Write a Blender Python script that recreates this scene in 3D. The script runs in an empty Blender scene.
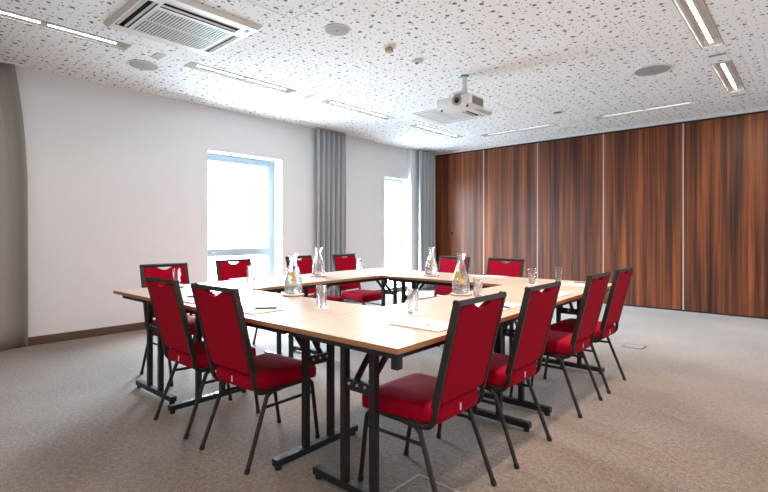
import bpy, bmesh, math, random
from mathutils import Vector, Matrix
random.seed(7)
scene = bpy.context.scene
COL = scene.collection
PI = math.pi

# ------------------------------------------------------------------ helpers
def tag(o, label=None, cat=None, group=None, kind=None):
    if label: o['label'] = label
    if cat: o['category'] = cat
    if group: o['group'] = group
    if kind: o['kind'] = kind
    return o

def empty(name, loc=(0, 0, 0), rz=0.0):
    o = bpy.data.objects.new(name, None)
    o.empty_display_size = 0.1
    o.location = loc
    o.rotation_euler = (0, 0, rz)
    COL.objects.link(o)
    return o

def obj(name, bm, mats, parent=None, loc=None, rz=None, smooth=False, angle=40):
    me = bpy.data.meshes.new(name)
    bmesh.ops.recalc_face_normals(bm, faces=bm.faces[:])
    bm.to_mesh(me)
    bm.free()
    if not isinstance(mats, (list, tuple)): mats = [mats]
    for m in mats: me.materials.append(m)
    if smooth:
        for p in me.polygons: p.use_smooth = True
        try: me.set_sharp_from_angle(angle=math.radians(angle))
        except Exception: pass
    o = bpy.data.objects.new(name, me)
    COL.objects.link(o)
    if parent is not None: o.parent = parent
    if loc is not None: o.location = loc
    if rz is not None: o.rotation_euler = (0, 0, rz)
    return o

def copy_tree(o, parent=None):
    c = o.copy()
    COL.objects.link(c)
    if parent is not None: c.parent = parent
    for ch in [x for x in list(o.children)]:
        copy_tree(ch, c)
    return c

def box(bm, x0, x1, y0, y1, z0, z1, mi=0, bevel=0.0):
    vs = [bm.verts.new((x, y, z)) for x in (x0, x1) for y in (y0, y1) for z in (z0, z1)]
    idx = [(0, 1, 3, 2), (4, 6, 7, 5), (0, 4, 5, 1), (2, 3, 7, 6), (0, 2, 6, 4), (1, 5, 7, 3)]
    fs = [bm.faces.new([vs[i] for i in f]) for f in idx]
    for f in fs: f.material_index = mi
    if bevel > 0:
        es = list({e for f in fs for e in f.edges})
        r = bmesh.ops.bevel(bm, geom=es, offset=bevel, segments=2, affect='EDGES', profile=0.5)
        for f in r['faces']: f.material_index = mi
    return fs

def bar(bm, p0, p1, w, h, up=(0, 0, 1), mi=0):
    """rectangular bar from p0 to p1; w across, h along up"""
    p0, p1 = Vector(p0), Vector(p1)
    d = (p1 - p0).normalized()
    u = Vector(up)
    s = d.cross(u)
    if s.length < 1e-4: s = d.cross(Vector((1, 0, 0)))
    s.normalize()
    u = s.cross(d).normalized()
    vs = []
    for p in (p0, p1):
        for a, b in ((-1, -1), (1, -1), (1, 1), (-1, 1)):
            vs.append(bm.verts.new(p + s * a * w / 2 + u * b * h / 2))
    for f in ((3, 2, 1, 0), (4, 5, 6, 7), (0, 1, 5, 4), (1, 2, 6, 5), (2, 3, 7, 6), (3, 0, 4, 7)):
        bm.faces.new([vs[i] for i in f]).material_index = mi

def tube(bm, pts, r, seg=10, mi=0, cap=True):
    pts = [Vector(p) for p in pts]
    n = len(pts)
    rings = []
    ref = None
    for i, p in enumerate(pts):
        if i == 0: t = pts[1] - p
        elif i == n - 1: t = p - pts[i - 1]
        else: t = (pts[i + 1] - p).normalized() + (p - pts[i - 1]).normalized()
        t.normalize()
        if ref is None:
            ref = t.cross(Vector((1, 0, 0)))
            if ref.length < 0.1: ref = t.cross(Vector((0, 1, 0)))
        a = (ref - t * ref.dot(t)).normalized()
        ref = a
        b = t.cross(a)
        rr = r[i] if isinstance(r, (list, tuple)) else r
        rings.append([bm.verts.new(p + (a * math.cos(2 * PI * k / seg) + b * math.sin(2 * PI * k / seg)) * rr) for k in range(seg)])
    for i in range(n - 1):
        for k in range(seg):
            bm.faces.new((rings[i][k], rings[i][(k + 1) % seg], rings[i + 1][(k + 1) % seg], rings[i + 1][k])).material_index = mi
    if cap:
        bm.faces.new(rings[0][::-1]).material_index = mi
        bm.faces.new(rings[-1]).material_index = mi

def smooth_path(pts, n=6):
    """Catmull-Rom through the points"""
    P = [Vector(p) for p in pts]
    P = [P[0] * 2 - P[1]] + P + [P[-1] * 2 - P[-2]]
    out = []
    for i in range(1, len(P) - 2):
        for k in range(n):
            t = k / n
            a, b, c, d = P[i - 1], P[i], P[i + 1], P[i + 2]
            out.append(0.5 * ((2 * b) + (c - a) * t + (2 * a - 5 * b + 4 * c - d) * t * t + (3 * b - a - 3 * c + d) * t ** 3))
    out.append(P[-2])
    return out

def lathe(bm, prof, seg=32, mi=0, cx=0, cy=0):
    """profile [(r,z)...] from start to end; r=0 closes to a point"""
    rings = []
    for r, z in prof:
        if r < 1e-6: rings.append([bm.verts.new((cx, cy, z))])
        else: rings.append([bm.verts.new((cx + r * math.cos(2 * PI * k / seg), cy + r * math.sin(2 * PI * k / seg), z)) for k in range(seg)])
    for A, B in zip(rings, rings[1:]):
        for k in range(seg):
            k2 = (k + 1) % seg
            if len(A) == 1 and len(B) == 1: continue
            if len(A) == 1: f = (A[0], B[k2], B[k])
            elif len(B) == 1: f = (A[k], A[k2], B[0])
            else: f = (A[k], A[k2], B[k2], B[k])
            bm.faces.new(f).material_index = mi

def round_rect(w_front, w_back, y0, y1, r, n=5):
    """rounded trapezoid outline in xy, ccw; y1 is the front"""
    cs = [(w_front / 2, y1), (-w_front / 2, y1), (-w_back / 2, y0), (w_back / 2, y0)]
    out = []
    for i, c in enumerate(cs):
        p, q = Vector(cs[i - 1]), Vector(cs[(i + 1) % 4])
        c = Vector(c)
        a = c + (p - c).normalized() * r
        b = c + (q - c).normalized() * r
        for k in range(n + 1):
            t = k / n
            out.append((1 - t) ** 2 * a + 2 * t * (1 - t) * c + t * t * b)
    return out

def cushion(bm, outline, z0, z1, r, crown=0.01, zf=None):
    c = sum(outline, Vector((0, 0))) / len(outline)
    zf = zf or (lambda p: 0.0)
    def ring(inset, z):
        res = []
        for p in outline:
            d = (p - c)
            q = c + d * (1 - inset / d.length)
            res.append(bm.verts.new((q.x, q.y, z + zf(q))))
        return res
    rings = [ring(r, z0), ring(r * .3, z0 + r * .3), ring(0, z0 + r), ring(0, z1 - r), ring(r * .3, z1 - r * .3), ring(r, z1), ring(r * 3.2, z1 + crown * .6), ring(r * 6, z1 + crown)]
    n = len(outline)
    for A, B in zip(rings, rings[1:]):
        for k in range(n):
            bm.faces.new((A[k], A[(k + 1) % n], B[(k + 1) % n], B[k]))
    bm.faces.new(rings[0][::-1])
    bm.faces.new(rings[-1])

def prism(bm, outline2, f, t0, t1, mi=0):
    """extrude a 2-D outline; f(a,b,t) -> 3-D point"""
    A = [bm.verts.new(f(a, b, t0)) for a, b in outline2]
    B = [bm.verts.new(f(a, b, t1)) for a, b in outline2]
    n = len(A)
    for k in range(n):
        bm.faces.new((A[k], A[(k + 1) % n], B[(k + 1) % n], B[k])).material_index = mi
    bm.faces.new(A[::-1]).material_index = mi
    bm.faces.new(B).material_index = mi

# ------------------------------------------------------------------ materials
def new_mat(name):
    m = bpy.data.materials.new(name)
    m.use_nodes = True
    nt = m.node_tree
    nt.nodes.clear()
    out = nt.nodes.new('ShaderNodeOutputMaterial')
    return m, nt, out

def simple(name, col, rough=0.5, metal=0.0, spec=0.5, noise=0.0, nscale=60, sheen=0.0, bump=0.0, emit=None, estr=0):
    m, nt, out = new_mat(name)
    b = nt.nodes.new('ShaderNodeBsdfPrincipled')
    b.inputs['Base Color'].default_value = (*col, 1)
    b.inputs['Roughness'].default_value = rough
    b.inputs['Metallic'].default_value = metal
    b.inputs['Specular IOR Level'].default_value = spec
    if sheen:
        b.inputs['Sheen Weight'].default_value = sheen
        b.inputs['Sheen Roughness'].default_value = 0.4
    if emit:
        b.inputs['Emission Color'].default_value = (*emit, 1)
        b.inputs['Emission Strength'].default_value = estr
    if noise or bump:
        tc = nt.nodes.new('ShaderNodeTexCoord')
        no = nt.nodes.new('ShaderNodeTexNoise')
        no.inputs['Scale'].default_value = nscale
        no.inputs['Detail'].default_value = 3
        nt.links.new(tc.outputs['Object'], no.inputs['Vector'])
        if noise:
            mx = nt.nodes.new('ShaderNodeMix'); mx.data_type = 'RGBA'
            mx.inputs[6].default_value = (*[c * (1 - noise) for c in col], 1)
            mx.inputs[7].default_value = (*[min(1, c * (1 + noise)) for c in col], 1)
            nt.links.new(no.outputs['Fac'], mx.inputs[0])
            nt.links.new(mx.outputs[2], b.inputs['Base Color'])
        if bump:
            bp = nt.nodes.new('ShaderNodeBump')
            bp.inputs['Strength'].default_value = bump
            bp.inputs['Distance'].default_value = 0.002
            nt.links.new(no.outputs['Fac'], bp.inputs['Height'])
            nt.links.new(bp.outputs['Normal'], b.inputs['Normal'])
    nt.links.new(b.outputs[0], out.inputs[0])
    return m

def math_node(nt, op, a, b=None, v=None):
    n = nt.nodes.new('ShaderNodeMath'); n.operation = op
    nt.links.new(a, n.inputs[0])
    if b is not None: nt.links.new(b, n.inputs[1])
    elif v is not None: n.inputs[1].default_value = v
    return n.outputs[0]

def ceiling_mat():
    m, nt, out = new_mat('perforated_acoustic_board')
    b = nt.nodes.new('ShaderNodeBsdfPrincipled')
    b.inputs['Roughness'].default_value = 0.85
    b.inputs['Specular IOR Level'].default_value = 0.2
    g = nt.nodes.new('ShaderNodeNewGeometry')
    sep = nt.nodes.new('ShaderNodeSeparateXYZ')
    nt.links.new(g.outputs['Position'], sep.inputs[0])
    cmb = nt.nodes.new('ShaderNodeCombineXYZ')
    nt.links.new(sep.outputs[0], cmb.inputs[0]); nt.links.new(sep.outputs[1], cmb.inputs[1])
    masks = []
    for scale, r0, r1, keep, rnd in ((6.6, 0.085, 0.125, 0.28, 0.5), (11.0, 0.085, 0.12, 0.30, 0.5), (19.0, 0.10, 0.13, 0.45, 0.5)):
        v = nt.nodes.new('ShaderNodeTexVoronoi')
        v.voronoi_dimensions = '2D'
        v.inputs['Scale'].default_value = scale
        v.inputs['Randomness'].default_value = rnd
        nt.links.new(cmb.outputs[0], v.inputs['Vector'])
        sc = nt.nodes.new('ShaderNodeSeparateColor')
        nt.links.new(v.outputs['Color'], sc.inputs[0])
        mr = nt.nodes.new('ShaderNodeMapRange')
        mr.inputs['To Min'].default_value = r0; mr.inputs['To Max'].default_value = r1
        nt.links.new(sc.outputs[0], mr.inputs['Value'])
        lt = math_node(nt, 'LESS_THAN', v.outputs['Distance'], mr.outputs[0])
        gate = math_node(nt, 'GREATER_THAN', sc.outputs[1], v=keep)
        masks.append(math_node(nt, 'MULTIPLY', lt, gate))
    mk = math_node(nt, 'MAXIMUM', math_node(nt, 'MAXIMUM', masks[0], masks[1]), masks[2])
    mx = nt.nodes.new('ShaderNodeMix'); mx.data_type = 'RGBA'
    mx.inputs[6].default_value = (0.90, 0.895, 0.89, 1)
    mx.inputs[7].default_value = (0.17, 0.16, 0.155, 1)
    nt.links.new(mk, mx.inputs[0])
    nt.links.new(mx.outputs[2], b.inputs['Base Color'])
    nt.links.new(b.outputs[0], out.inputs[0])
    return m

def walnut_mat():
    m, nt, out = new_mat('walnut_veneer')
    b = nt.nodes.new('ShaderNodeBsdfPrincipled')
    b.inputs['Roughness'].default_value = 0.42
    b.inputs['Specular IOR Level'].default_value = 0.25
    g = nt.nodes.new('ShaderNodeNewGeometry')
    def streak(sx, sz, detail, off):
        mp = nt.nodes.new('ShaderNodeMapping')
        mp.inputs['Scale'].default_value = (sx, 0.0, sz)
        mp.inputs['Location'].default_value = (off, off * 1.7, off * .3)
        nt.links.new(g.outputs['Position'], mp.inputs['Vector'])
        n = nt.nodes.new('ShaderNodeTexNoise')
        n.inputs['Scale'].default_value = 1.0
        n.inputs['Detail'].default_value = detail
        n.inputs['Roughness'].default_value = 0.55
        n.inputs['Distortion'].default_value = 0.25
        nt.links.new(mp.outputs[0], n.inputs['Vector'])
        return n.outputs['Fac']
    a = streak(7.5, 0.22, 2, 3.1)
    c = streak(30, 0.5, 3, 9.7)
    d = streak(110, 2.2, 2, 1.3)
    s = math_node(nt, 'ADD', math_node(nt, 'MULTIPLY', a, v=0.48), math_node(nt, 'MULTIPLY', c, v=0.38))
    s = math_node(nt, 'ADD', s, math_node(nt, 'MULTIPLY', d, v=0.14))
    r = nt.nodes.new('ShaderNodeValToRGB')
    e = r.color_ramp.elements
    e[0].position = 0.37; e[0].color = (0.020, 0.0095, 0.007, 1)
    e[1].position = 0.71; e[1].color = (0.36, 0.105, 0.027, 1)
    for p, col in ((0.45, (0.072, 0.024, 0.012, 1)), (0.52, (0.138, 0.041, 0.016, 1)), (0.59, (0.22, 0.064, 0.020, 1))):
        k = e.new(p); k.color = col
    nt.links.new(s, r.inputs[0])
    nt.links.new(r.outputs[0], b.inputs['Base Color'])
    nt.links.new(b.outputs[0], out.inputs[0])
    return m

def carpet_mat():
    m, nt, out = new_mat('loop_carpet')
    b = nt.nodes.new('ShaderNodeBsdfPrincipled')
    b.inputs['Roughness'].default_value = 0.95
    b.inputs['Specular IOR Level'].default_value = 0.15
    b.inputs['Sheen Weight'].default_value = 0.35
    b.inputs['Sheen Roughness'].default_value = 0.5
    g = nt.nodes.new('ShaderNodeNewGeometry')
    def nz(scale, detail, vec=None):
        n = nt.nodes.new('ShaderNodeTexNoise')
        n.inputs['Scale'].default_value = scale
        n.inputs['Detail'].default_value = detail
        nt.links.new(vec or g.outputs['Position'], n.inputs['Vector'])
        return n.outputs['Fac']
    f1, f2, f3 = nz(150, 2), nz(42, 3), nz(0.9, 2)
    s = math_node(nt, 'ADD', math_node(nt, 'MULTIPLY', f1, v=0.50), math_node(nt, 'MULTIPLY', f2, v=0.28))
    s = math_node(nt, 'ADD', s, math_node(nt, 'MULTIPLY', f3, v=0.22))
    r = nt.nodes.new('ShaderNodeValToRGB')
    e = r.color_ramp.elements
    e[0].position = 0.40; e[0].color = (0.074, 0.047, 0.034, 1)
    e[1].position = 0.62; e[1].color = (0.300, 0.220, 0.174, 1)
    nt.links.new(s, r.inputs[0])
    nt.links.new(r.outputs[0], b.inputs['Base Color'])
    bp = nt.nodes.new('ShaderNodeBump')
    bp.inputs['Strength'].default_value = 0.5
    bp.inputs['Distance'].default_value = 0.006
    nt.links.new(f1, bp.inputs['Height'])
    nt.links.new(bp.outputs[0], b.inputs['Normal'])
    nt.links.new(b.outputs[0], out.inputs[0])
    return m

def beech_mat():
    m, nt, out = new_mat('beech_laminate')
    b = nt.nodes.new('ShaderNodeBsdfPrincipled')
    b.inputs['Roughness'].default_value = 0.38
    b.inputs['Specular IOR Level'].default_value = 0.6
    tc = nt.nodes.new('ShaderNodeTexCoord')
    mp = nt.nodes.new('ShaderNodeMapping')
    mp.inputs['Scale'].default_value = (2.0, 55.0, 1.0)
    nt.links.new(tc.outputs['Object'], mp.inputs[0])
    n = nt.nodes.new('ShaderNodeTexNoise')
    n.inputs['Scale'].default_value = 1.0; n.inputs['Detail'].default_value = 4
    nt.links.new(mp.outputs[0], n.inputs['Vector'])
    r = nt.nodes.new('ShaderNodeValToRGB')
    e = r.color_ramp.elements
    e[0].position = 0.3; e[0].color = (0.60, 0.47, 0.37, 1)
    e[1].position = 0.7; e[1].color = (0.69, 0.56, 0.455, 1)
    nt.links.new(n.outputs['Fac'], r.inputs[0])
    nt.links.new(r.outputs[0], b.inputs['Base Color'])
    nt.links.new(b.outputs[0], out.inputs[0])
    return m

def clear_mat(name, ior=1.45, clear=0.45, tint=(1, 1, 1)):
    """glass that also lets a share of the light straight through"""
    m, nt, out = new_mat(name)
    gl = nt.nodes.new('ShaderNodeBsdfGlass'); gl.inputs['IOR'].default_value = ior
    gl.inputs['Roughness'].default_value = 0.0
    gl.inputs['Color'].default_value = (*tint, 1)
    tr = nt.nodes.new('ShaderNodeBsdfTransparent'); tr.inputs['Color'].default_value = (*tint, 1)
    mx = nt.nodes.new('ShaderNodeMixShader'); mx.inputs[0].default_value = clear
    nt.links.new(gl.outputs[0], mx.inputs[1]); nt.links.new(tr.outputs[0], mx.inputs[2])
    nt.links.new(mx.outputs[0], out.inputs[0])
    return m

def pane_mat():
    m, nt, out = new_mat('window_pane_glass')
    tr = nt.nodes.new('ShaderNodeBsdfTransparent'); tr.inputs['Color'].default_value = (0.96, 0.98, 0.99, 1)
    gs = nt.nodes.new('ShaderNodeBsdfGlossy'); gs.inputs['Roughness'].default_value = 0.02
    mx = nt.nodes.new('ShaderNodeMixShader')
    mx.inputs[0].default_value = 0.05
    nt.links.new(tr.outputs[0], mx.inputs[1]); nt.links.new(gs.outputs[0], mx.inputs[2])
    nt.links.new(mx.outputs[0], out.inputs[0])
    return m

M = dict(
    ceiling=ceiling_mat(), walnut=walnut_mat(), carpet=carpet_mat(), beech=beech_mat(),
    wall=simple('wall_paint', (0.755, 0.775, 0.79), 0.8, spec=0.25, noise=0.015, nscale=6),
    white_paint=simple('white_paint', (0.82, 0.82, 0.815), 0.7, spec=0.3),
    skirting=simple('brown_skirting', (0.105, 0.062, 0.045), 0.5),
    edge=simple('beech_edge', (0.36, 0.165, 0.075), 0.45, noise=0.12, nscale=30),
    black=simple('black_steel', (0.012, 0.0125, 0.0135), 0.45, spec=0.4),
    frame=simple('bronze_black_steel', (0.019, 0.017, 0.015), 0.48, metal=0.0, spec=0.40),
    rubber=simple('black_rubber', (0.012, 0.012, 0.012), 0.75),
    red=simple('red_fabric', (0.36, 0.002, 0.018), 0.85, spec=0.06, noise=0.12, nscale=220, sheen=0.03, bump=0.15),
    tagw=simple('white_tag_cloth', (0.8, 0.8, 0.8), 0.8),
    steel=simple('zinc_steel', (0.62, 0.63, 0.63), 0.35, metal=0.9),
    alu=simple('aluminium_strip', (0.40, 0.35, 0.32), 0.6),
    dark=simple('dark_gap', (0.010, 0.009, 0.009), 0.8),
    curtain=simple('grey_curtain_cloth', (0.36, 0.38, 0.405), 0.9, spec=0.15, noise=0.06, nscale=150, sheen=0.15),
    curtain_dark=simple('taupe_curtain_cloth', (0.300, 0.285, 0.270), 0.85, spec=0.2, noise=0.05, nscale=120, sheen=0.15),
    winframe=simple('blue_grey_aluminium', (0.34, 0.42, 0.47), 0.45, spec=0.5),
    pane=pane_mat(),
    plastic=simple('white_plastic', (0.74, 0.73, 0.71), 0.45),
    plastic_lo=simple('shaded_vane_plastic', (0.46, 0.43, 0.40), 0.5),
    grey=simple('grey_mesh', (0.36, 0.355, 0.35), 0.7),
    greyd=simple('dark_grey_plastic', (0.13, 0.125, 0.12), 0.6),
    tan=simple('tan_plastic', (0.42, 0.33, 0.22), 0.6),
    trough=simple('white_reflector', (0.80, 0.79, 0.77), 0.4),
    lamp=simple('lit_strip', (1, 1, 1), 0.5, emit=(1.0, 0.82, 0.64), estr=420),
    lampw=simple('dimmed_lit_strip', (1, 1, 1), 0.5, emit=(1.0, 0.92, 0.82), estr=60),
    lampd=simple('faint_lit_strip', (1, 1, 1), 0.5, emit=(1.0, 0.92, 0.82), estr=1.5),
    glass=clear_mat('clear_glass', 1.45, 0.45),
    water=clear_mat('water', 1.2, 0.45, (0.97, 0.985, 0.99)),
    lemon=simple('lemon_flesh', (0.90, 0.62, 0.06), 0.5),
    peel=simple('lemon_peel', (0.85, 0.50, 0.02), 0.5),
    berry=simple('strawberry_skin', (0.62, 0.05, 0.08), 0.45, noise=0.25, nscale=160),
    leafg=simple('strawberry_leaf', (0.10, 0.25, 0.04), 0.6),
    cork=simple('cork_coaster', (0.36, 0.23, 0.14), 0.85, noise=0.2, nscale=90),
    paper=simple('white_paper', (0.85, 0.87, 0.89), 0.75),
    card=simple('orange_brown_card', (0.50, 0.20, 0.10), 0.7),
    lens=simple('black_lens_glass', (0.008, 0.008, 0.010), 0.08),
    pen=simple('black_pen_plastic', (0.015, 0.015, 0.018), 0.3),
)

# ------------------------------------------------------------------ camera
CAM_Z = 1.22
cam = bpy.data.cameras.new('camera')
cam.sensor_width = 36.0
cam.lens = 471.0 / 768.0 * 36.0
cam.shift_y = -13.0 / 768.0
cam.clip_start = 0.05
co = bpy.data.objects.new('camera', cam)
co.location = (0, 0, CAM_Z)
co.rotation_euler = (PI / 2, 0, math.atan2(428, 471))
COL.objects.link(co)
scene.camera = co

# ------------------------------------------------------------------ room shell
XL, XR, YB, YF, H = -6.27, 1.35, -1.45, 8.56, 3.0
WT = 0.32                                        # wall thickness
bm = bmesh.new(); box(bm, XL - WT, XR + .2, YB - .2, YF + .3, -0.12, 0.0)
tag(obj('floor', bm, M['carpet']), 'brown and grey loop pile carpet covering the whole room', 'floor', kind='structure')

# light troughs cut into the ceiling: (x0, x1, y0, y1)
LW = 0.085
SL = -4.855; SRR = -0.70; SFY = 7.60
slots = [
    (SL - LW, SL + LW, 0.36, 1.69), (SL - LW, SL + LW, 2.28, 3.62), (SL - LW, SL + LW, 4.16, 5.50), (SL - LW, SL + LW, 6.07, 7.41),
    (-4.45, -3.12, SFY - LW, SFY + LW), (-2.46, -1.13, SFY - LW, SFY + LW),
    (SRR - LW, SRR + LW, 6.00, 7.34), (SRR - LW, SRR + LW, 4.09, 5.43), (SRR - LW, SRR + LW, 2.20, 3.54), (SRR - LW, SRR + LW, 0.30, 1.64),  # last two are added out of view to light the right-hand chairs
    (-4.45, -3.12, -0.75 - LW, -0.75 + LW), (-2.46, -1.13, -0.75 - LW, -0.75 + LW)]  # unseen pair by the end wall, added to light the room evenly
TD = 0.075
xs = sorted({XL - WT, XR + .2, *[s[0] for s in slots], *[s[1] for s in slots]})
ys = sorted({YB - .2, YF + .3, *[s[2] for s in slots], *[s[3] for s in slots]})
bm = bmesh.new()
for i in range(len(xs) - 1):
    for j in range(len(ys) - 1):
        cx, cy = (xs[i] + xs[i + 1]) / 2, (ys[j] + ys[j + 1]) / 2
        if any(s[0] < cx < s[1] and s[2] < cy < s[3] for s in slots): continue
        bm.faces.new([bm.verts.new(p) for p in ((xs[i], ys[j], H), (xs[i], ys[j + 1], H), (xs[i + 1], ys[j + 1], H), (xs[i + 1], ys[j], H))])
bmesh.ops.remove_doubles(bm, verts=bm.verts[:], dist=1e-5)
for s in slots:                                   # sides of each cut-out
    a = [(s[0], s[2]), (s[1], s[2]), (s[1], s[3]), (s[0], s[3])]
    for k in range(4):
        p, q = a[k], a[(k + 1) % 4]
        bm.faces.new([bm.verts.new(v) for v in ((*p, H), (*q, H), (*q, H + TD + .03), (*p, H + TD + .03))])
box(bm, XL - WT, XR + .2, YB - .2, YF + .3, H + TD + .03, H + .22)
tag(obj('ceiling', bm, M['ceiling']), 'white acoustic ceiling perforated with scattered round holes', 'ceiling', kind='structure')

# left wall with two floor-length window openings and two shallow pilasters
W1 = (3.229, 4.476, 0.10, 2.385)                  # window 1 opening y0,y1,z0,z1
AX = XL - 0.10                                    # recessed bay plane
W2 = (7.04, 7.745, 0.10, 2.352)
bm = bmesh.new()
def wl(y0, y1, z0, z1, x=XL): box(bm, XL - WT, x, y0, y1, z0, z1)
wl(YB - .2, W1[0], 0, H + .02); wl(W1[0], W1[1], 0, W1[2]); wl(W1[0], W1[1], W1[3], H + .02)
wl(W1[1], 6.64, 0, H + .02)
wl(6.64, W2[0], 0, H + .02, AX); wl(W2[0], W2[1], 0, W2[2], AX); wl(W2[0], W2[1], W2[3], H + .02, AX)
wl(W2[1], YF + .3, 0, H + .02)
tag(obj('wall_left', bm, M['wall']), 'plain off-white window wall with a dark skirting', 'wall', kind='structure')
bm = bmesh.new(); box(bm, XR, XR + .2, YB - .2, YF + .3, 0, H + .02)
tag(obj('wall_right', bm, M['wall']), 'plain off-white side wall', 'wall', kind='structure')
bm = bmesh.new(); box(bm, XL, XR, YB - .2, YB, 0, H + .02)
tag(obj('wall_back', bm, M['wall']), 'plain off-white end wall', 'wall', kind='structure')
bm = bmesh.new(); box(bm, XL, XR, YF + .10, YF + .3, 0, H + .02)
tag(obj('wall_front', bm, M['wall']), 'wall behind the wooden partition', 'wall', kind='structure')
bm = bmesh.new()
box(bm, XL, XR, YF - .005, YF + .10, 2.955, H)
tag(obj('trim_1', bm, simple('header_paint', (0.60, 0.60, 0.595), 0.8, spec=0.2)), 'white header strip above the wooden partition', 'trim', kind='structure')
bm = bmesh.new()
box(bm, XL, XR, YF + .012, YF + .10, 2.925, 2.955); box(bm, XL, XR, YF + .012, YF + .10, 0.0, 0.025)
tag(obj('trim_2', bm, M['dark']), 'black track above and below the wooden partition', 'trim', kind='structure')
bm = bmesh.new()
box(bm, XL, XL + .014, YB, 6.64, 0, .092); box(bm, AX, AX + .014, 6.64, 7.745, 0, .092); box(bm, XL, XL + .014, 7.745, YF, 0, .092)
tag(obj('baseboard_left', bm, M['skirting']), 'dark brown skirting along the window wall', 'skirting', kind='structure')

# windows ------------------------------------------------------------
def window(name, x, y0, y1, z0, z1, rail, label, handle_y):
    fw = 0.105 if rail else 0.05
    xo = x - .07
    root = empty(name, (x, (y0 + y1) / 2, z0))
    tag(root, label, 'window', kind='structure')
    def L(bm): bmesh.ops.translate(bm, verts=bm.verts[:], vec=(-x, -(y0 + y1) / 2, -z0)); return bm
    bm = bmesh.new()
    box(bm, xo, x, y0, y0 + fw, z0, z1); box(bm, xo, x, y1 - fw, y1, z0, z1)
    box(bm, xo, x, y0 + fw, y1 - fw, z1 - fw, z1); box(bm, xo, x, y0 + fw, y1 - fw, z0, z0 + fw * .6)
    obj('window_frame', L(bm), M['winframe'], root)
    bm = bmesh.new()
    # inner sash, a slim step inside the frame
    s = 0.02
    box(bm, xo + .01, x - .02, y0 + fw, y0 + fw + s, z0 + .06, z1 - fw); box(bm, xo + .01, x - .02, y1 - fw - s, y1 - fw, z0 + .06, z1 - fw)
    obj('window_sash', L(bm), M['winframe'], root)
    if rail:
        bm = bmesh.new(); box(bm, xo + .005, x + .004, y0 + fw, y1 - fw, rail[0], rail[1])
        obj('window_rail', L(bm), M['winframe'], root)
    bm = bmesh.new(); box(bm, x - .045, x - .039, y0 + fw - .01, y1 - fw + .01, z0 + .05, z1 - fw + .01)
    obj('window_glass', L(bm), M['pane'], root)
    bm = bmesh.new()
    hz = (rail[0] + rail[1]) / 2 if rail else 1.05
    box(bm, x + .004, x + .016, handle_y - .035, handle_y + .035, hz - .013, hz + .013, bevel=.003)
    bar(bm, (x + .022, handle_y - .05, hz), (x + .022, handle_y + .01, hz), .014, .016)
    obj('window_handle', L(bm), M['steel'], root)
window('window_1', -6.50, W1[0], W1[1], W1[2], W1[3], (0.872, 0.985), 'large blue-grey framed window behind the left row of chairs', 3.44)
window('window_2', -6.52, W2[0], W2[1], W2[2], W2[3], None, 'narrow blue-grey framed window in the bay between the two far curtains', 7.24)

# walnut movable wall ------------------------------------------------------
seams = [XL + .005, -4.997, -3.839, -2.654, -1.473, -0.292, 0.889, XR - .005]
plabels = ['walnut partition panel beside the far grey curtain, with a small black latch',
           'second walnut partition panel from the far curtain, behind the two end chairs',
           'third walnut partition panel from the far curtain, left of the middle seam behind the glasses',
           'fourth walnut partition panel from the far curtain, behind the backs of the right-hand chairs',
           'fifth walnut partition panel from the far curtain, above the bare carpet at the right',
           'walnut partition panel sixth from the far curtain', 'last narrow walnut partition panel by the side wall']
for i in range(7):
    x0, x1 = seams[i] + .002, seams[i + 1] - .002
    root = empty('partition_panel', ((x0 + x1) / 2, YF, 0))
    tag(root, plabels[i], 'partition panel', 'walnut panels of the movable wall')
    bm = bmesh.new(); box(bm, x0, x1 - .018, YF, YF + .09, .025, 2.925)
    bmesh.ops.translate(bm, verts=bm.verts[:], vec=(-(x0 + x1) / 2, -YF, 0))
    obj('veneer_leaf', bm, M['walnut'], root)
    bm = bmesh.new(); box(bm, x1 - .018, x1, YF - .004, YF + .09, .025, 2.925)
    bmesh.ops.translate(bm, verts=bm.verts[:], vec=(-(x0 + x1) / 2, -YF, 0))
    obj('edge_strip', bm, M['alu'] if i < 6 else M['walnut'], root)
    if i == 0:
        bm = bmesh.new(); box(bm, -.17, -.125, -.012, 0, 1.17, 1.25, bevel=.003)
        obj('latch', bm, M['black'], root)

# curtains ----------------------------------------------------------------
def curtain(name, xc, y0, y1, folds, amp, mat, label, z0=.015, z1=2.985, gather=0.0, flare=0.0, hook=True):
    n = folds * 10
    zs = [z0, .25, .6, 1.0, 1.4, 1.8, 2.2, 2.5, 2.75, 2.9, z1]
    root = empty(name, (xc, (y0 + y1) / 2, 0))
    tag(root, label, 'curtain', 'grey floor-length curtains')
    bm = bmesh.new()
    rows = []
    rnd = random.Random(name + label)
    ph = [rnd.uniform(-.6, .6) for _ in range(folds + 2)]
    for z in zs:
        t = (z - z0) / (z1 - z0)
        row = []
        for k in range(n + 1):
            s = k / n
            a = s * folds
            i = int(min(a, folds - 1)); w = a - i
            f = ph[i] * (1 - w) + ph[i + 1] * w
            A = amp * (1 + .35 * f) * (1.0 - .25 * t)
            x = A * math.sin(2 * PI * a + f) + .25 * A * math.sin(4 * PI * a + 2 * f + z)
            yy = y0 + (y1 - y0) * s
            g = max(0, (t - .55) / .45) ** 2 * gather * s
            yy = yy - g + flare * s * (1 - t) ** 2
            row.append(bm.verts.new((x, yy - (y0 + y1) / 2, z)))
        rows.append(row)
    for A, B in zip(rows, rows[1:]):
        for k in range(n):
            bm.faces.new((A[k], A[k + 1], B[k + 1], B[k]))
    o = obj('curtain_cloth', bm, mat, root, smooth=True, angle=180)
    md = o.modifiers.new('thick', 'SOLIDIFY'); md.thickness = .004
    bm = bmesh.new()
    box(bm, -.014, .014, (y0 - y1) / 2, (y1 - y0) / 2, z1, 2.9995)
    obj('curtain_track', bm, M['white_paint'], root)
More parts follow.
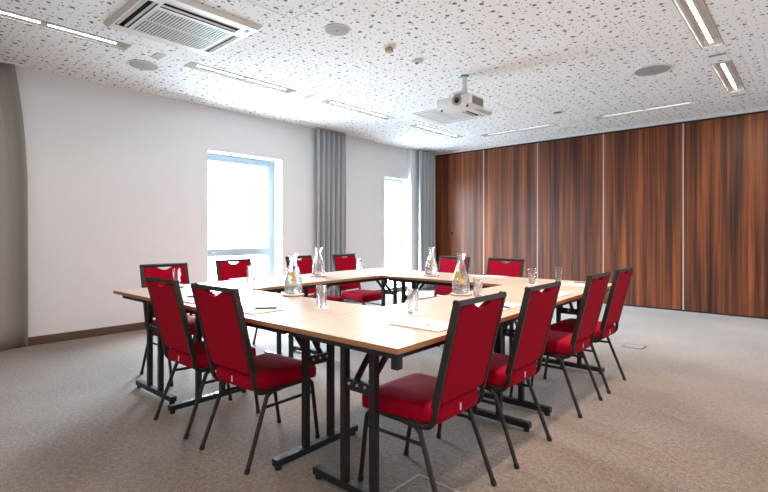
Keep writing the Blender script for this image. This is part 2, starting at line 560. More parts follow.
curtain('curtain', XL + .085, -1.0, 1.155, 7, .045, M['curtain_dark'], 'taupe grey curtain at the edge of the photo, left of the bare wall', gather=.11)
curtain('curtain', XL + .11, 5.09, 5.76, 6, .070, M['curtain'], 'grey pleated curtain between the large window and the white pilaster')
curtain('curtain', XL + .11, 7.88, 8.47, 5, .068, M['curtain'], 'grey pleated curtain in the corner beside the walnut partition', flare=.03)

# ------------------------------------------------------------------ ceiling fittings
def light(s, label):
    cx, cy = (s[0] + s[1]) / 2, (s[2] + s[3]) / 2
    along_y = (s[3] - s[2]) > (s[1] - s[0])
    ln = max(s[3] - s[2], s[1] - s[0])
    root = empty('ceiling_light', (cx, cy, H), 0 if along_y else PI / 2)
    tag(root, label, 'ceiling light', 'recessed trough lights in the ceiling')
    w, l = LW - .002, ln / 2 - .002
    bm = bmesh.new()                              # open-bottomed housing with sloped reflector
    t = .004
    box(bm, -w, w, -l, l, TD, TD + .02)
    box(bm, -w, -w + t, -l, l, 0.0, TD); box(bm, w - t, w, -l, l, 0.0, TD)
    box(bm, -w + t, w - t, -l, -l + t, 0, TD); box(bm, -w + t, w - t, l - t, l, 0, TD)
    obj('reflector', bm, M['trough'], root)
    bm = bmesh.new()
    # thin dark shadow-gap lip round the opening
    for q in ((-LW - .006, -LW + .002, -ln / 2 - .006, ln / 2 + .006), (LW - .002, LW + .006, -ln / 2 - .006, ln / 2 + .006)):
        box(bm, *q, -.004, 0.0)
    for q in ((-LW, LW, -ln / 2 - .006, -ln / 2 + .002), (-LW, LW, ln / 2 - .002, ln / 2 + .006)):
        box(bm, *q, -.004, 0.0)
    obj('rim', bm, M['grey'], root)
    for sg in (-1, 1):
        y0, y1 = (.025, l - .10) if sg > 0 else (-l + .10, -.025)
        bm = bmesh.new(); box(bm, -.012, .012, y0, y1, .007, TD)
        for f in bm.faces: f.material_index = 1 if f.calc_center_median().z < .008 else 0
        obj('lamp_strip', bm, [M['trough'], M['lamp'] if cx > -1 else M['lampd'] if cy > 7.5 else M['lampw']], root)
    return root
llabels = ['ceiling trough light nearest the left edge, beside the air conditioner', 'trough light between the air conditioner and the window wall',
           'third trough light along the window wall, above the first grey curtain', 'last trough light along the window wall, beyond the projector',
           'trough light above the walnut partition, behind the projector', 'lit trough light above the walnut partition, right of the middle',
           'short-looking lit trough light nearer the partition, in the right row', 'bright warm trough light cut by the top edge, in the right row',
           'unseen trough light added overhead in the right row, second from the end wall', 'unseen trough light added overhead in the right row, nearest the end wall',
           'unseen trough light added along the end wall, window side', 'unseen trough light added along the end wall, right side']
for s, lb in zip(slots, llabels): light(s, lb)

def vent(x, y, along_y, ln, wd, label, group, mat='plastic'):
    root = empty('air_grille', (x, y, H), 0 if along_y else PI / 2)
    tag(root, label, 'ceiling grille', group)
    bm = bmesh.new()
    a, b = wd / 2, ln / 2
    box(bm, -a, -a + .008, -b, b, -.008, 0); box(bm, a - .008, a, -b, b, -.008, 0)
    box(bm, -a + .008, a - .008, -b, -b + .008, -.008, 0); box(bm, -a + .008, a - .008, b - .008, b, -.008, 0)
    obj('grille_frame', bm, M[mat], root)
    bm = bmesh.new(); box(bm, -a + .008, a - .008, -b + .008, b - .008, -.002, 0)
    n = max(2, int(ln / .03))
    for k in range(n):
        yy = -b + .012 + (ln - .024) * (k + .5) / n
        bar(bm, (-a + .008, yy, -.004), (a - .008, yy, -.004), .006, .003)
    obj('grille_slats', bm, M['grey'] if x > -2 else M['plastic'], root)
g1 = 'small grilles in line with the trough lights'
for x, y, ay, lb in [(SL, 1.975, False, 'small ceiling grille beside the round speaker near the air conditioner'),
                 (SL, 3.885, False, 'small ceiling grille between the second and third trough lights by the windows'),
                 (SL - .06, 5.78, False, 'small ceiling grille in front of the projector, on the window side'),
                 (-2.80, SFY, True, 'small ceiling grille between the two trough lights above the partition'),
                 (SRR, 5.71, False, 'dark small ceiling grille between the two lit trough lights of the right row'),
                 (SRR, 7.57, False, 'dark small ceiling grille beyond the last trough light of the right row')]:
    vent(x, y, ay, .165 if ay is False else .165, .085, lb, g1)
g2 = 'long narrow slot grilles along the walls'
for x, y, ay, ln, lb in [(-6.0, 2.76, True, .50, 'long slot grille by the window wall, left of the large window'),
                     (-6.0, 4.86, True, .46, 'long slot grille by the window wall, above the first curtain'),
                     (-6.0, 8.02, True, .42, 'long slot grille in the corner by the far curtain'),
                     (-3.06, 8.0, False, .30, 'short slot grille close to the walnut partition')]:
    vent(x, y, ay, ln, .07, lb, g2)

def disc(name, x, y, r, label, group, mat=M['grey'], rim=True):
    root = empty(name, (x, y, H))
    tag(root, label, 'ceiling speaker', group)
    bm = bmesh.new(); lathe(bm, [(0, -.012), (r * .6, -.012), (r * .9, -.008), (r * .9, 0.0)], 36)
    obj('speaker_mesh', bm, mat, root, smooth=True)
    bm = bmesh.new(); lathe(bm, [(r * .9, -.008), (r * .94, -.012), (r, -.008), (r, 0)], 36)
    obj('speaker_rim', bm, M['plastic'], root, smooth=True)
    if rim:
        bm = bmesh.new(); lathe(bm, [(0, -.0145), (.010, -.0145), (.012, -.011)], 16)
        obj('speaker_badge', bm, M['greyd'], root)
gs = 'round ceiling speakers'
disc('ceiling_speaker', -5.24, 1.98, .155, 'grey round ceiling speaker between the air conditioner and the window wall', gs)
disc('ceiling_speaker', -3.07, 2.77, .115, 'white rimmed round ceiling speaker between the air conditioner and the smoke detector', gs)
disc('ceiling_speaker', -1.29, 5.77, .19, 'grey round ceiling speaker on the right, beside the lit trough lights', gs)
disc('ceiling_speaker', -2.77, 6.85, .07, 'tiny dark round ceiling speaker towards the walnut partition', gs, M['greyd'], False)

root = empty('smoke_detector', (-2.996, 3.37, H)); tag(root, 'small tan smoke detector on the ceiling between speaker and projector', 'smoke detector')
bm = bmesh.new(); lathe(bm, [(.035, -.045), (.04, -.042), (.04, -.014)], 24); obj('sensor_head', bm, M['tan'], root, smooth=True)
bm = bmesh.new(); lathe(bm, [(0, -.05), (.03, -.05), (.035, -.045)], 24); obj('sensor_cap', bm, M['tan'], root, smooth=True)
bm = bmesh.new(); lathe(bm, [(.04, -.014), (.056, -.012), (.058, 0)], 24); obj('sensor_base', bm, M['plastic'], root, smooth=True)
root = empty('ceiling_motion_sensor', (-3.008, 3.815, H)); tag(root, 'small white motion sensor on the ceiling, just before the projector', 'motion sensor')
bm = bmesh.new(); box(bm, -.05, .05, -.04, .04, -.03, 0, bevel=.01); obj('sensor_housing', bm, M['plastic'], root, smooth=True)
bm = bmesh.new(); lathe(bm, [(0, -.046), (.014, -.042), (.02, -.03)], 20, cy=-.005); obj('sensor_lens', bm, M['greyd'], root, smooth=True)

# access hatches: white frames flush with the ceiling
for (x0, x1, y0, y1, lb) in [(-3.21, -2.66, 1.84, 2.39, 'flush white access hatch in the ceiling, near the air conditioner'), (-3.21, -2.66, 5.74, 6.29, 'flush white access hatch in the ceiling, right of the projector')]:
    root = empty('access_hatch', ((x0 + x1) / 2, (y0 + y1) / 2, H)); tag(root, lb, 'access hatch', 'ceiling access hatches')
    a, b = (x1 - x0) / 2, (y1 - y0) / 2
    bm = bmesh.new(); t = .012
    box(bm, -a, -a + t, -b, b, -.004, 0); box(bm, a - t, a, -b, b, -.004, 0); box(bm, -a + t, a - t, -b, -b + t, -.004, 0); box(bm, -a + t, a - t, b - t, b, -.004, 0)
    obj('hatch_frame', bm, M['white_paint'], root)

# ceiling cassette air conditioners ------------------------------------------
def make_cassette():
    root = empty('ceiling_air_conditioner', (0, 0, H))
    R = .475
    z0 = -.035
    bm = bmesh.new()                              # panel with chamfered rim; four slots and the grille opening left out
    def ring(a, z): return [bm.verts.new((x * a, y * a, z)) for x, y in ((-1, -1), (1, -1), (1, 1), (-1, 1))]
    A, B = ring(R, 0), ring(R - .03, z0)
    for k in range(4): bm.faces.new((A[k], A[(k + 1) % 4], B[(k + 1) % 4], B[k]))
    r = R - .03
    g0x, g1x, g0y, g1y = -.34, .215, -.30, .32
    holes = [(g0x, g1x, g0y, g1y), (-.33, .30, -.43, -.325), (.25, .375, -.30, .33), (-.33, .20, .345, .42)]
    X = sorted({-r, r, *[h[0] for h in holes], *[h[1] for h in holes]})
    Y = sorted({-r, r, *[h[2] for h in holes], *[h[3] for h in holes]})
    for i in range(len(X) - 1):
        for j in range(len(Y) - 1):
            cx, cy = (X[i] + X[i + 1]) / 2, (Y[j] + Y[j + 1]) / 2
            if any(h[0] < cx < h[1] and h[2] < cy < h[3] for h in holes): continue
            bm.faces.new([bm.verts.new(p) for p in ((X[i], Y[j], z0), (X[i + 1], Y[j], z0), (X[i + 1], Y[j + 1], z0), (X[i], Y[j + 1], z0))])
    bmesh.ops.remove_doubles(bm, verts=bm.verts[:], dist=1e-5)
    obj('panel', bm, M['plastic'], root)
    bm = bmesh.new(); box(bm, -r, r, -r, r, -.006, -.001); obj('dark_interior', bm, M['dark'], root)
    bm = bmesh.new()                              # return grille: slats across x plus two ribs
    n = 24
    for k in range(n):
        yy = g0y + (g1y - g0y) * (k + .5) / n
        bar(bm, (g0x, yy, z0 + .006), (g1x, yy, z0 + .006), .012, .008)
    for xx in (g0x + .006, (g0x + g1x) / 2, g1x - .006): bar(bm, (xx, g0y, z0 + .003), (xx, g1y, z0 + .003), .012, .010)
    obj('return_grille', bm, M['plastic'], root)
    for h in holes[1:]:
        bm = bmesh.new()
        if h[1] - h[0] > h[3] - h[2]:
            for fr in (.20, .80): bar(bm, (h[0], h[2] + (h[3] - h[2]) * fr, z0 + .008), (h[1], h[2] + (h[3] - h[2]) * fr, z0 + .008), .020, .004, up=(0, .35, 1))
        else:
            for fr in (.20, .80): bar(bm, (h[0] + (h[1] - h[0]) * fr, h[2], z0 + .008), (h[0] + (h[1] - h[0]) * fr, h[3], z0 + .008), .020, .004, up=(-.35, 0, 1))
        obj('air_flap', bm, M['plastic'], root)
    bm = bmesh.new(); box(bm, .33, .385, .375, .405, z0 - .003, z0, bevel=.001); obj('signal_panel', bm, M['greyd'], root)
    return root
ac = make_cassette(); ac.location = (-3.975, 1.825, H - .0025)
tag(ac, 'large white square air conditioner in the ceiling at upper left, showing its slatted grille', 'air conditioner', 'ceiling air conditioners')
ac2 = copy_tree(ac); ac2.location = (-3.985, 5.78, H - .0025)
tag(ac2, 'white square air conditioner in the ceiling half hidden behind the projector', 'air conditioner', 'ceiling air conditioners')

# projector ------------------------------------------------------------------
pj = empty('projector', (-2.955, 4.53, H)); tag(pj, 'white projector hanging from the ceiling on a short pole mount', 'projector')
bm = bmesh.new()
ol = round_rect(.455, .455, -.15, .15, .03)
cushion(bm, ol, -.372, -.262, .012, crown=.002); obj('projector_body', bm, M['plastic'], pj, smooth=True)
bm = bmesh.new()
pts = [(.072, 0), (.072, -.010), (.056, -.016), (.05, -.004), (0, -.004)]
lathe(bm, pts, 28); bmesh.ops.rotate(bm, verts=bm.verts[:], cent=(0, 0, 0), matrix=Matrix.Rotation(-PI / 2, 3, 'X')); bmesh.ops.rotate(bm, verts=bm.verts[:], cent=(0, 0, 0), matrix=Matrix.Rotation(PI, 3, 'X'))
for v in bm.verts: v.co = Vector((v.co.x * .85 + .06, -.150 - abs(v.co.y), v.co.z * .85 - .318))
lr = obj('lens_ring', bm, M['grey'], pj, smooth=True)
bm = bmesh.new(); bmesh.ops.create_uvsphere(bm, u_segments=20, v_segments=12, radius=.034)
for v in bm.verts: v.co = Vector((v.co.x + .06, v.co.y * .45 - .152, v.co.z - .318))
obj('lens', bm, M['lens'], lr, smooth=True)
bm = bmesh.new()
for k in range(9): box(bm, .229, .233, -.10 + k * .024, -.084 + k * .024, -.365, -.29)
obj('side_vent', bm, M['greyd'], pj)
bm = bmesh.new(); box(bm, .228, .231, -.11, .12, -.372, -.283); obj('vent_panel', bm, M['grey'], pj)
bm = bmesh.new(); lathe(bm, [(.0, -.006), (.046, -.006), (.05, 0)], 24, cx=.045, cy=.03); obj('ceiling_plate', bm, M['greyd'], pj)
bm = bmesh.new(); tube(bm, [(.045, .03, -.003), (.045, .03, -.15)], .024, 14); tube(bm, [(.045, .03, -.14), (.045, .03, -.19)], .032, 14)
obj('mount_pole', bm, M['steel'], pj, smooth=True)
bm = bmesh.new(); box(bm, -.07, .07, -.04, .10, -.21, -.185); box(bm, -.06, -.045, -.03, .09, -.27, -.2); box(bm, .045, .06, -.03, .09, -.27, -.2)
obj('mount_bracket', bm, M['steel'], pj)
for sx in (-.17, .17):
    bm = bmesh.new(); lathe(bm, [(0, -.40), (.014, -.40), (.014, -.38)], 14, cx=sx, cy=-.11); obj('adjuster_foot', bm, M['greyd'], pj)

# ------------------------------------------------------------------ tables (hollow square turned by 1.7 degrees)
TA = math.radians(1.7)
OX, OY = -1.175, 1.373
def UV(u, v, z=0.0): return (OX + u * math.cos(TA) - v * math.sin(TA), OY + u * math.sin(TA) + v * math.cos(TA), z)
TT = 0.775; TL = 1.535; TW = 0.725
def make_table(TL, insets):
    root = empty('folding_table')
    bm = bmesh.new()
    L2, W2_ = TL / 2 - .0015, TW / 2 - .0015
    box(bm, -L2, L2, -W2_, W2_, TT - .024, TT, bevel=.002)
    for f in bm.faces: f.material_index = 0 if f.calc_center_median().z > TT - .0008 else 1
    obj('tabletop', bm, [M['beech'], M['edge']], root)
    bm = bmesh.new()
    z0, z1 = TT - .060, TT - .0245
    a, b = L2 - .05, W2_ - .05
    for q in ((-a, a, -b, -b + .022), (-a, a, b - .022, b)): box(bm, *q, z0, z1)
    for q in ((-a, -a + .022, -b + .022, b - .022), (a - .022, a, -b + .022, b - .022)): box(bm, *q, z0, z1)
    obj('underframe', bm, M['black'], root)
    for sx in (-1, 1):
        bm = bmesh.new(); box(bm, sx * (L2 - .030) - .017, sx * (L2 - .030) + .017, sx * (W2_ - .030) - .017, sx * (W2_ - .030) + .017, TT - .090, TT - .0245, bevel=.002)
        obj('link_block', bm, M['black'], root)
    for sx in (-1, 1):
        x = sx * (TL / 2 - insets[0 if sx < 0 else 1])
        bm = bmesh.new()
        box(bm, x - .022, x + .022, -.30, .30, .020, .056, bevel=.003)
        lf = obj('foot_bar', bm, M['black'], root)
        bm = bmesh.new(); box(bm, x - .012, x + .012, -.0745, .0745, .490, .540)
        obj('cross_bar', bm, M['black'], lf)
        for sy in (-1, 1):
            bm = bmesh.new(); box(bm, x - .017, x + .017, sy * .092 - .017, sy * .092 + .017, .056, TT - .0605, bevel=.002)
            obj('post', bm, M['black'], lf)
            bm = bmesh.new(); lathe(bm, [(0, 0), (.018, 0), (.018, .020)], 14, cx=x, cy=sy * .275); obj('foot_pad', bm, M['rubber'], lf)
            bm = bmesh.new()
            bar(bm, (x - sx * .016, sy * .043, .515), (x - sx * .20, sy * .055, TT - .07), .022, .020, up=(0, 1, 0))
            bar(bm, (x - sx * .20, sy * .055, TT - .085), (x - sx * .20, sy * .055, TT - .024), .03, .03)
            obj('brace', bm, M['black'], lf)
        for q in (-.05, 0, .05):
            for sg in (-1, 1):
                bm = bmesh.new(); tube(bm, [(x + sg * .012, q, .522), (x + sg * .018, q, .522)], .007, 8)
                obj('bolt', bm, M['steel'], lf)
        bm = bmesh.new(); tube(bm, [(x - sx * .19, -.06, TT - .085), (x - sx * .19, .06, TT - .085)], .008, 8)
        obj('hinge_rod', bm, M['black'], lf)
    return root
TLE = 1.39                                         # the two end tables are shorter
tb = make_table(TL, (.165, .165)); te = make_table(TLE, (.085, .140))
tg = 'folding tables set in a hollow square'
c2 = TW / 2
UL = -(TW * 2 + TLE)                          # left outer edge
tables = [
    (-TW - TLE / 2, c2, 0, 'beech-topped folding table in front with two chairs, between the two side tables'),
    (-c2, TL / 2, 90, 'beech-topped folding table at the near corner, its bare corner towards the camera'),
    (-c2, TL * 1.5, 90, 'beech-topped folding table at the far end of the right-hand row of chairs'),
    (UL + c2, TL / 2, 90, 'beech-topped folding table starting the left-hand row, its corner pointing at the bare wall'),
    (UL + c2, TL * 1.5, 90, 'beech-topped folding table at the far end of the left-hand row, by the first curtain'),
    (-TW - TLE / 2, TL * 2 - c2, 0, 'beech-topped folding table across the far end, in front of the partition'),
]
for i, (u, v, rot, lb) in enumerate(tables):
    t = te if i == 0 else tb if i == 1 else copy_tree(tb if rot else te)
    t.location = UV(u, v)
    t.rotation_euler = (0, 0, TA + math.radians(rot))
    t.scale = (1, 1, 1)
    tag(t, lb, 'table', tg)

# ------------------------------------------------------------------ chairs
def back_y(z): return -.205 - (z - .45) * .245
def make_chair():
    root = empty('banquet_chair')
    # seat
    bm = bmesh.new()
    ol = round_rect(.440, .385, -.205, .235, .055, 6)
    cushion(bm, ol, .388, .468, .020, crown=.014, zf=lambda p: (-.02 * max(0, (p.y - .05) / .19) ** 2))
    seat = obj('seat', bm, M['red'], root, smooth=True, angle=60)
    bm = bmesh.new(); box(bm, -.005, .005, -.2080, -.2045, .412, .444); obj('care_tag', bm, M['tagw'], seat)
    # backrest panel with the hand-hole notch
    ztop, zbot, hw = .914, .485, .187
    out = [(-hw, zbot + .02), (-hw + .02, zbot), (hw - .02, zbot), (hw, zbot + .02), (hw, ztop)]
    nw, nd = .066, .026
    out.append((nw + .008, ztop))
    for k in range(9):
        a = PI * k / 8
        out.append((nw * math.cos(a), ztop - nd * math.sin(a) ** .8))
    out += [(-nw - .008, ztop), (-hw, ztop)]
    bm = bmesh.new()
    prism(bm, out, lambda a, b, t: Vector((a, back_y(b) + t, b)), -.006, .026)
    es = [e for e in bm.edges if abs((e.verts[0].co.y - back_y(e.verts[0].co.z)) - (e.verts[1].co.y - back_y(e.verts[1].co.z))) < 1e-5]
    bmesh.ops.bevel(bm, geom=es, offset=.005, segments=2, affect='EDGES')
    obj('backrest', bm, M['red'], root, smooth=True)
    # black border of the back, uprights and the bend under the seat
    bm = bmesh.new()
    for sx in (-1, 1):
        x = sx * .197
        bar(bm, (x, back_y(.47) + .008, .47), (x, back_y(.94) + .008, .94), .019, .030, up=(0, 1, 0))
        path = smooth_path([(x, back_y(.48) + .008, .48), (x, -.205, .445), (x, -.196, .413), (x * .995, -.165, .382), (x * .985, -.11, .377), (x * .975, .10, .376), (x * .965, .15, .374)], 5)
        tube(bm, path, .0125, 10)
    bar(bm, (-.2075, back_y(.928) + .008, .928), (.2075, back_y(.928) + .008, .928), .030, .024, up=(0, .24, 1))
    obj('back_frame', bm, M['frame'], root, smooth=True, angle=35)
    for y in (-.12, .12):
        bm = bmesh.new(); bar(bm, (-.195, y, .379), (.195, y, .379), .022, .012)
        obj('cross_rail', bm, M['frame'], root)
    # legs, each with a rubber foot
    for sx in (-1, 1):
        bm = bmesh.new()
        p = smooth_path([(sx * .190, .09, .374), (sx * .190, .155, .371), (sx * .189, .192, .355), (sx * .187, .210, .30), (sx * .180, .255, .012)], 5)
        tube(bm, p, .0115, 10); leg = obj('leg', bm, M['frame'], root, smooth=True)
        bm = bmesh.new(); tube(bm, [(sx * .180, .256, 0), (sx * .1805, .252, .024)], .0135, 10); obj('foot_cap', bm, M['rubber'], leg, smooth=True)
        bm = bmesh.new()
        p = smooth_path([(sx * .196, -.03, .374), (sx * .197, -.085, .371), (sx * .199, -.120, .355), (sx * .202, -.140, .315), (sx * .215, -.258, .012)], 5)
        tube(bm, p, .0115, 10); leg = obj('leg', bm, M['frame'], root, smooth=True)
        bm = bmesh.new(); tube(bm, [(sx * .215, -.262, 0), (sx * .2145, -.253, .024)], .0135, 10); obj('foot_cap', bm, M['rubber'], leg, smooth=True)
        bm = bmesh.new(); tube(bm, [(sx * .187, .212, .292), (sx * .2025, -.147, .300)], .009, 8); obj('stretcher', bm, M['frame'], root, smooth=True)
    return root
ch = make_chair()
cg = 'red banquet chairs round the tables'
R = math.radians
chairs = [  # x, y, facing rotation (0 faces +y), label
    (-2.960, 1.535, 0, 'red banquet chair at the front table nearer the bare wall, seen from behind'),
    (-2.345, 1.545, 3, 'red banquet chair seen from behind at the front table, its whole seat showing'),
    (-1.395, 1.825, 91, 'large red banquet chair closest to the camera, at the bare near corner table'),
    (-1.395, 2.480, 91, 'second red banquet chair along the right row, behind the closest one'),
    (-1.395, 3.385, 91, 'third red banquet chair along the right row, next to the last'),
    (-1.405, 4.010, 91, 'last red banquet chair of the right row, its back standing against the partition'),
    (-4.030, 1.820, -90, 'red banquet chair first in the left row, in front of the bare wall'),
    (-4.255, 2.650, -88, 'red banquet chair in front of the large window'),
    (-4.300, 3.580, -82, 'red banquet chair behind the tall carafe, third in the left row'),
    (-4.265, 4.275, -85, 'red banquet chair in front of the pilaster and curtain, its seat showing under the table'),
    (-3.145, 4.390, 180, 'red banquet chair at the far table, half hidden by two carafes'),
    (-2.465, 4.365, 180, 'red banquet chair at the far table, in front of the partition seam'),
]
for i, (x, y, r, lb) in enumerate(chairs):
    c = ch if i == 0 else copy_tree(ch)
    c.location = (x, y, 0); c.rotation_euler = (0, 0, R(r))
    tag(c, lb, 'chair', cg)

# ------------------------------------------------------------------ table ware
def make_carafe():
    root = empty('water_carafe')
    outer = [(.050, 0), (.058, .004), (.0625, .020), (.063, .06), (.0595, .10), (.051, .14), (.039, .18), (.0285, .212), (.0245, .230), (.0262, .245), (.032, .264), (.041, .284)]
    inner = [(max(r - .0028, .001), z) for r, z in outer[::-1] if z > .01] + [(.052, .008), (0, .008)]
    bm = bmesh.new(); lathe(bm, [(0, 0)] + outer + [(.0395, .2848)] + inner, 40)
    obj('glass_body', bm, M['glass'], root, smooth=True, angle=60)
    bm = bmesh.new()
    wp = [(0, .0085), (.050, .0085), (.0585, .020), (.0592, .06), (.0557, .10), (.0472, .14), (.0405, .163), (0, .163)]
    lathe(bm, wp, 40); obj('water', bm, M['water'], root, smooth=True, angle=50)
    return root
cf = make_carafe()
carafes = [(-2.735, 2.050, 'water carafe with lemon slices on the front table, nearest the left-hand chairs'),
           (-3.735, 3.115, 'water carafe on the left row of tables, in front of the grey curtain'),
           (-2.920, 3.945, 'water carafe with lemon and berry on the far table, before the corner curtain'),
           (-1.870, 2.880, 'water carafe on the right row of tables, just above the closest chair back')]
def put(o, x, y, z, rz=0):
    o.location = (x, y, z); o.rotation_euler = (0, 0, rz)
    return o
CT = .010
names = ['near the left-hand chairs', 'before the grey curtain', 'on the far table', 'above the closest chair back']
cko = None
for i, (x, y, lb) in enumerate(carafes):
    c = cf if i == 0 else copy_tree(cf)
    put(c, x, y, TT + CT + .0005, i * .7); tag(c, lb, 'carafe', 'glass water carafes')
    if cko is None:
        cko = empty('coaster')
        bm = bmesh.new(); lathe(bm, [(0, 0), (.078, 0), (.080, .002), (.080, CT - .003), (.078, CT - .001), (.072, CT - .001), (.070, CT), (0, CT)], 36)
        for f in bm.faces: f.material_index = 1 if f.calc_center_median().z > CT - .0009 else 0
        obj('coaster_disc', bm, [M['cork'], M['paper']], cko)
        k = cko
    else: k = copy_tree(cko)
    put(k, x, y, TT + .0003); tag(k, 'brown-edged round coaster under the carafe ' + names[i], 'coaster', 'round coasters under the carafes')

def make_slice():
    root = empty('lemon_slice')
    bm = bmesh.new(); lathe(bm, [(0, -.0025), (.0165, -.0025), (.0165, .0025), (0, .0025)], 24); obj('flesh', bm, M['lemon'], root)
    bm = bmesh.new(); lathe(bm, [(.0165, -.003), (.0195, -.0025), (.0195, .0025), (.0165, .003)], 24); obj('peel', bm, M['peel'], root, smooth=True)
    return root
def make_berry():
    root = empty('strawberry')
    bm = bmesh.new(); lathe(bm, [(0, -.018), (.007, -.012), (.0125, 0), (.013, .007), (.009, .013), (0, .014)], 18); obj('fruit', bm, M['berry'], root, smooth=True)
    bm = bmesh.new()
    for k in range(5):
        a = 2 * PI * k / 5
        b_ = [bm.verts.new(p) for p in ((0, 0, .0145), (.005 * math.cos(a - .5), .005 * math.sin(a - .5), .0155), (.012 * math.cos(a), .012 * math.sin(a), .0135), (.005 * math.cos(a + .5), .005 * math.sin(a + .5), .0155))]
        bm.faces.new(b_)
    obj('leaf_crown', bm, M['leafg'], root)
    return root
ls = make_slice(); sb = make_berry()
n = 0
slices = [(0, -.012, -.008, .145, 1.15, .2, 'upper lemon slice'), (0, .012, -.012, .105, 1.35, 1.1, 'lower lemon slice'),
          (1, .005, .0, .14, 1.3, 2.1, 'lemon slice'),
          (2, .004, -.012, .145, 1.2, .4, 'upper lemon slice'), (2, .014, .006, .10, 1.4, 1.4, 'lower lemon slice'),
          (3, -.012, -.014, .135, 1.25, .1, 'upper lemon slice'), (3, .012, -.006, .088, 1.35, .9, 'lower lemon slice')]
for ci, dx, dy, z, tilt, rz, lb in slices:
    s = ls if n == 0 else copy_tree(ls)
    n += 1
    s.location = (carafes[ci][0] + dx, carafes[ci][1] + dy, TT + CT + z); s.rotation_euler = (tilt, .2, rz)
    tag(s, lb + ' floating inside the carafe ' + names[ci], 'lemon slice', 'lemon slices in the carafes')
n = 0
for ci, dx, dy, z in [(0, .002, -.002, .185), (2, -.026, -.030, .062), (3, .002, .0, .186)]:
    s = sb if n == 0 else copy_tree(sb)
    n += 1
    s.location = (carafes[ci][0] + dx, carafes[ci][1] + dy, TT + CT + z); s.rotation_euler = (.7, .4, n)
    tag(s, 'small red strawberry inside the carafe ' + names[ci], 'strawberry', 'strawberries in the carafes')

def make_glass():
    bm = bmesh.new()
    lathe(bm, [(0, 0), (.026, 0), (.0285, .002), (.0305, .05), (.034, .132), (.0328, .1328), (.0295, .06), (.0272, .012), (0, .010)], 32)
    return obj('drinking_glass', bm, M['glass'], smooth=True, angle=50)
gl = make_glass()
bm = bmesh.new(); lathe(bm, [(0, 0), (.047, 0), (.047, .003), (0, .003)], 32)
mc = obj('glass_coaster', bm, M['paper'])
glasses = [(-4.045, 1.800, 'in front of the first left-row chair'), (-2.885, 1.800, 'on the front table, left of the carafe'),
           (-3.935, 2.450, 'in front of the chair by the large window'), (-2.155, 1.820, 'on the front table, right of the carafe'),
           (-3.975, 3.93, 'on the left row in front of the pilaster'), (-3.330, 4.06, 'on the far table near the narrow window'),
           (-1.620, 2.020, 'on the near corner table beside the notepad'), (-1.700, 2.830, 'beside the carafe of the right row'),
           (-1.800, 3.900, 'above the second right-row chair back'), (-1.710, 4.250, 'tall against the partition at the far right corner')]
for i, (x, y, lb) in enumerate(glasses):
    g = gl if i == 0 else copy_tree(gl); k = mc if i == 0 else copy_tree(mc)
    put(g, x, y, TT + .0036); tag(g, 'clear drinking glass ' + lb, 'glass', 'drinking glasses on the tables')
    put(k, x, y, TT + .0003); tag(k, 'white paper coaster under the glass ' + lb, 'coaster', 'white paper coasters')

# notepads and pens (u, v in the frame of the tables)
def make_pad():
    root = empty('notepad')
    bm = bmesh.new(); box(bm, -.1485, .1485, -.105, .105, .0016, .0060); obj('paper_block', bm, M['paper'], root)
    bm = bmesh.new(); box(bm, -.1495, .1495, -.106, .106, 0, .0015); obj('card_back', bm, M['card'], root)
    return root
def make_pen():
    root = empty('pen')
    bm = bmesh.new(); tube(bm, [(-.055, 0, .0048), (.062, 0, .0048)], .0045, 10); obj('barrel', bm, M['pen'], root, smooth=True)
    bm = bmesh.new(); tube(bm, [(-.070, 0, .0048), (-.055, 0, .0048)], [.001, .0042], 10); obj('tip', bm, M['steel'], root, smooth=True)
    bm = bmesh.new(); box(bm, .022, .060, -.0015, .0015, .0094, .0112); obj('clip', bm, M['steel'], root)
    return root
pd, pn = make_pad(), make_pen()
pads = [(-.195, .455, 0, 'near corner table, beside the closest chair'), (-.20, 1.215, 90, 'right row in front of the second chair'),
        (-.17, 1.99, 90, 'right row in front of the third chair'), (-.23, 2.72, 90, 'right row in front of the last chair'),
        (-1.22, .175, 0, 'front table by the whole-seat chair'), (-1.86, .165, 0, 'front table by the chair nearer the bare wall'),
        (-1.17, 2.935, 0, 'far table before the chair at the partition seam'), (-2.83, 1.20, 90, 'left row before the chair by the large window')]
for i, (u, v, r, lb) in enumerate(pads):
    p = pd if i == 0 else copy_tree(pd)
    p.location = UV(u, v, TT + .0003); p.rotation_euler = (0, 0, TA + R(r))
    tag(p, 'white notepad on the ' + lb, 'notepad', 'white notepads on the tables')
pens = [(-.175, .445, 139, 0.0063, 'pad at the near corner table'), (-.145, 1.165, 160, .0063, 'pad of the second right-row chair'),
        (-.235, 2.83, 165, .0063, 'pad of the last right-row chair'), (-1.155, .215, 48, .0063, 'pad on the front table by the middle chair'),
        (-1.93, .20, 40, .0063, 'pad on the front table towards the bare wall'), (-1.29, 2.985, 175, .0063, 'pad on the far table'),
        (-2.63, .39, 60, .0003, 'bare table top at the near left corner')]
for i, (u, v, r, z, lb) in enumerate(pens):
    p = pn if i == 0 else copy_tree(pn)
    p.location = UV(u, v, TT + z); p.rotation_euler = (0, 0, TA + R(r))
    tag(p, 'black pen lying on the ' + lb, 'pen', 'black pens on the tables')

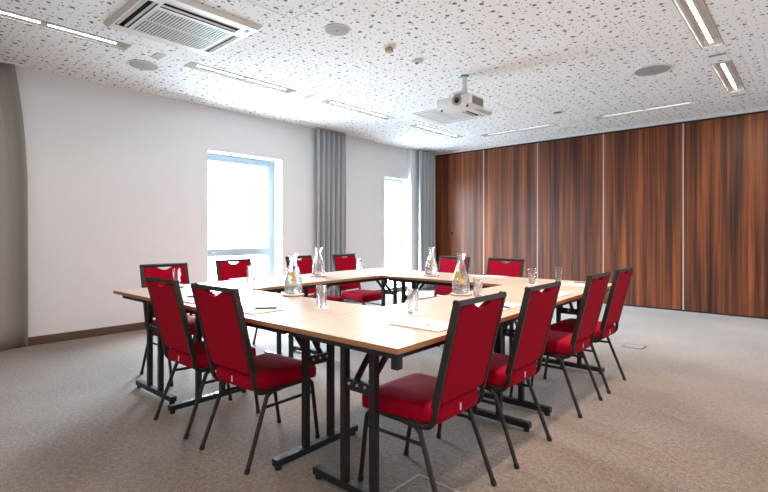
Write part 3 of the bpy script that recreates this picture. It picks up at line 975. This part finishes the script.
# ------------------------------------------------------------------ floor boxes
def floor_box(x, y, a, rz, label, mat_edge):
    root = empty('floor_box', (x, y, 0), rz)
    tag(root, label, 'floor box', 'flush floor boxes')
    bm = bmesh.new(); t = .011
    box(bm, -a, -a + t, -a, a, 0.0002, .004); box(bm, a - t, a, -a, a, 0.0002, .004); box(bm, -a + t, a - t, -a, -a + t, 0.0002, .004); box(bm, -a + t, a - t, a - t, a, 0.0002, .004)
    obj('box_rim', bm, mat_edge, root)
    bm = bmesh.new(); box(bm, -a + t, a - t, -a + t, a - t, 0.0002, .003); obj('box_lid', bm, M['carpet'], root)
floor_box(-1.345, 1.755, .125, 0, 'flush floor box with a metal rim, under the closest chair', M['grey'])
floor_box(-1.42, 5.56, .10, 0, 'flush floor box with a dark rim, on the bare carpet before the partition', M['greyd'])

# ------------------------------------------------------------------ light
w = bpy.data.worlds.new('overcast_sky'); scene.world = w
w.use_nodes = True
bg = w.node_tree.nodes['Background']
bg.inputs['Strength'].default_value = 85.0
wt = w.node_tree
tcw = wt.nodes.new('ShaderNodeTexCoord'); sxw = wt.nodes.new('ShaderNodeSeparateXYZ')
rmp = wt.nodes.new('ShaderNodeValToRGB')                 # pale ground below the horizon, overcast sky above
rmp.color_ramp.elements[0].position = 0.46; rmp.color_ramp.elements[0].color = (0.20, 0.245, 0.28, 1)
rmp.color_ramp.elements[1].position = 0.54; rmp.color_ramp.elements[1].color = (0.74, 0.88, 1.0, 1)
mrw = wt.nodes.new('ShaderNodeMapRange'); mrw.inputs['From Min'].default_value = -1; mrw.inputs['From Max'].default_value = 1
wt.links.new(tcw.outputs['Generated'], sxw.inputs[0]); wt.links.new(sxw.outputs[2], mrw.inputs['Value'])
wt.links.new(mrw.outputs[0], rmp.inputs[0]); wt.links.new(rmp.outputs[0], bg.inputs['Color'])
def portal(y0, y1, z0, z1, x):
    l = bpy.data.lights.new('window_portal', 'AREA')
    l.shape = 'RECTANGLE'; l.size = z1 - z0; l.size_y = y1 - y0
    l.cycles.is_portal = True
    o = bpy.data.objects.new('window_portal', l)
    o.location = (x, (y0 + y1) / 2, (z0 + z1) / 2)
    o.rotation_euler = (0, -PI / 2, 0)
    COL.objects.link(o)
portal(W1[0], W1[1], W1[2], W1[3], XL - WT + .01)
portal(W2[0], W2[1], W2[2], W2[3], XL - WT + .01)

scene.view_settings.view_transform = 'Standard'
scene.view_settings.look = 'None'
scene.view_settings.exposure = 0.38
scene.view_settings.gamma = 1.0
scene.view_settings.use_curve_mapping = False
scene.cycles.use_denoising = True
scene.cycles.max_bounces = 12
scene.cycles.diffuse_bounces = 6
scene.cycles.glossy_bounces = 4
scene.cycles.transmission_bounces = 10
scene.cycles.transparent_max_bounces = 16
scene.cycles.sample_clamp_indirect = 6.0
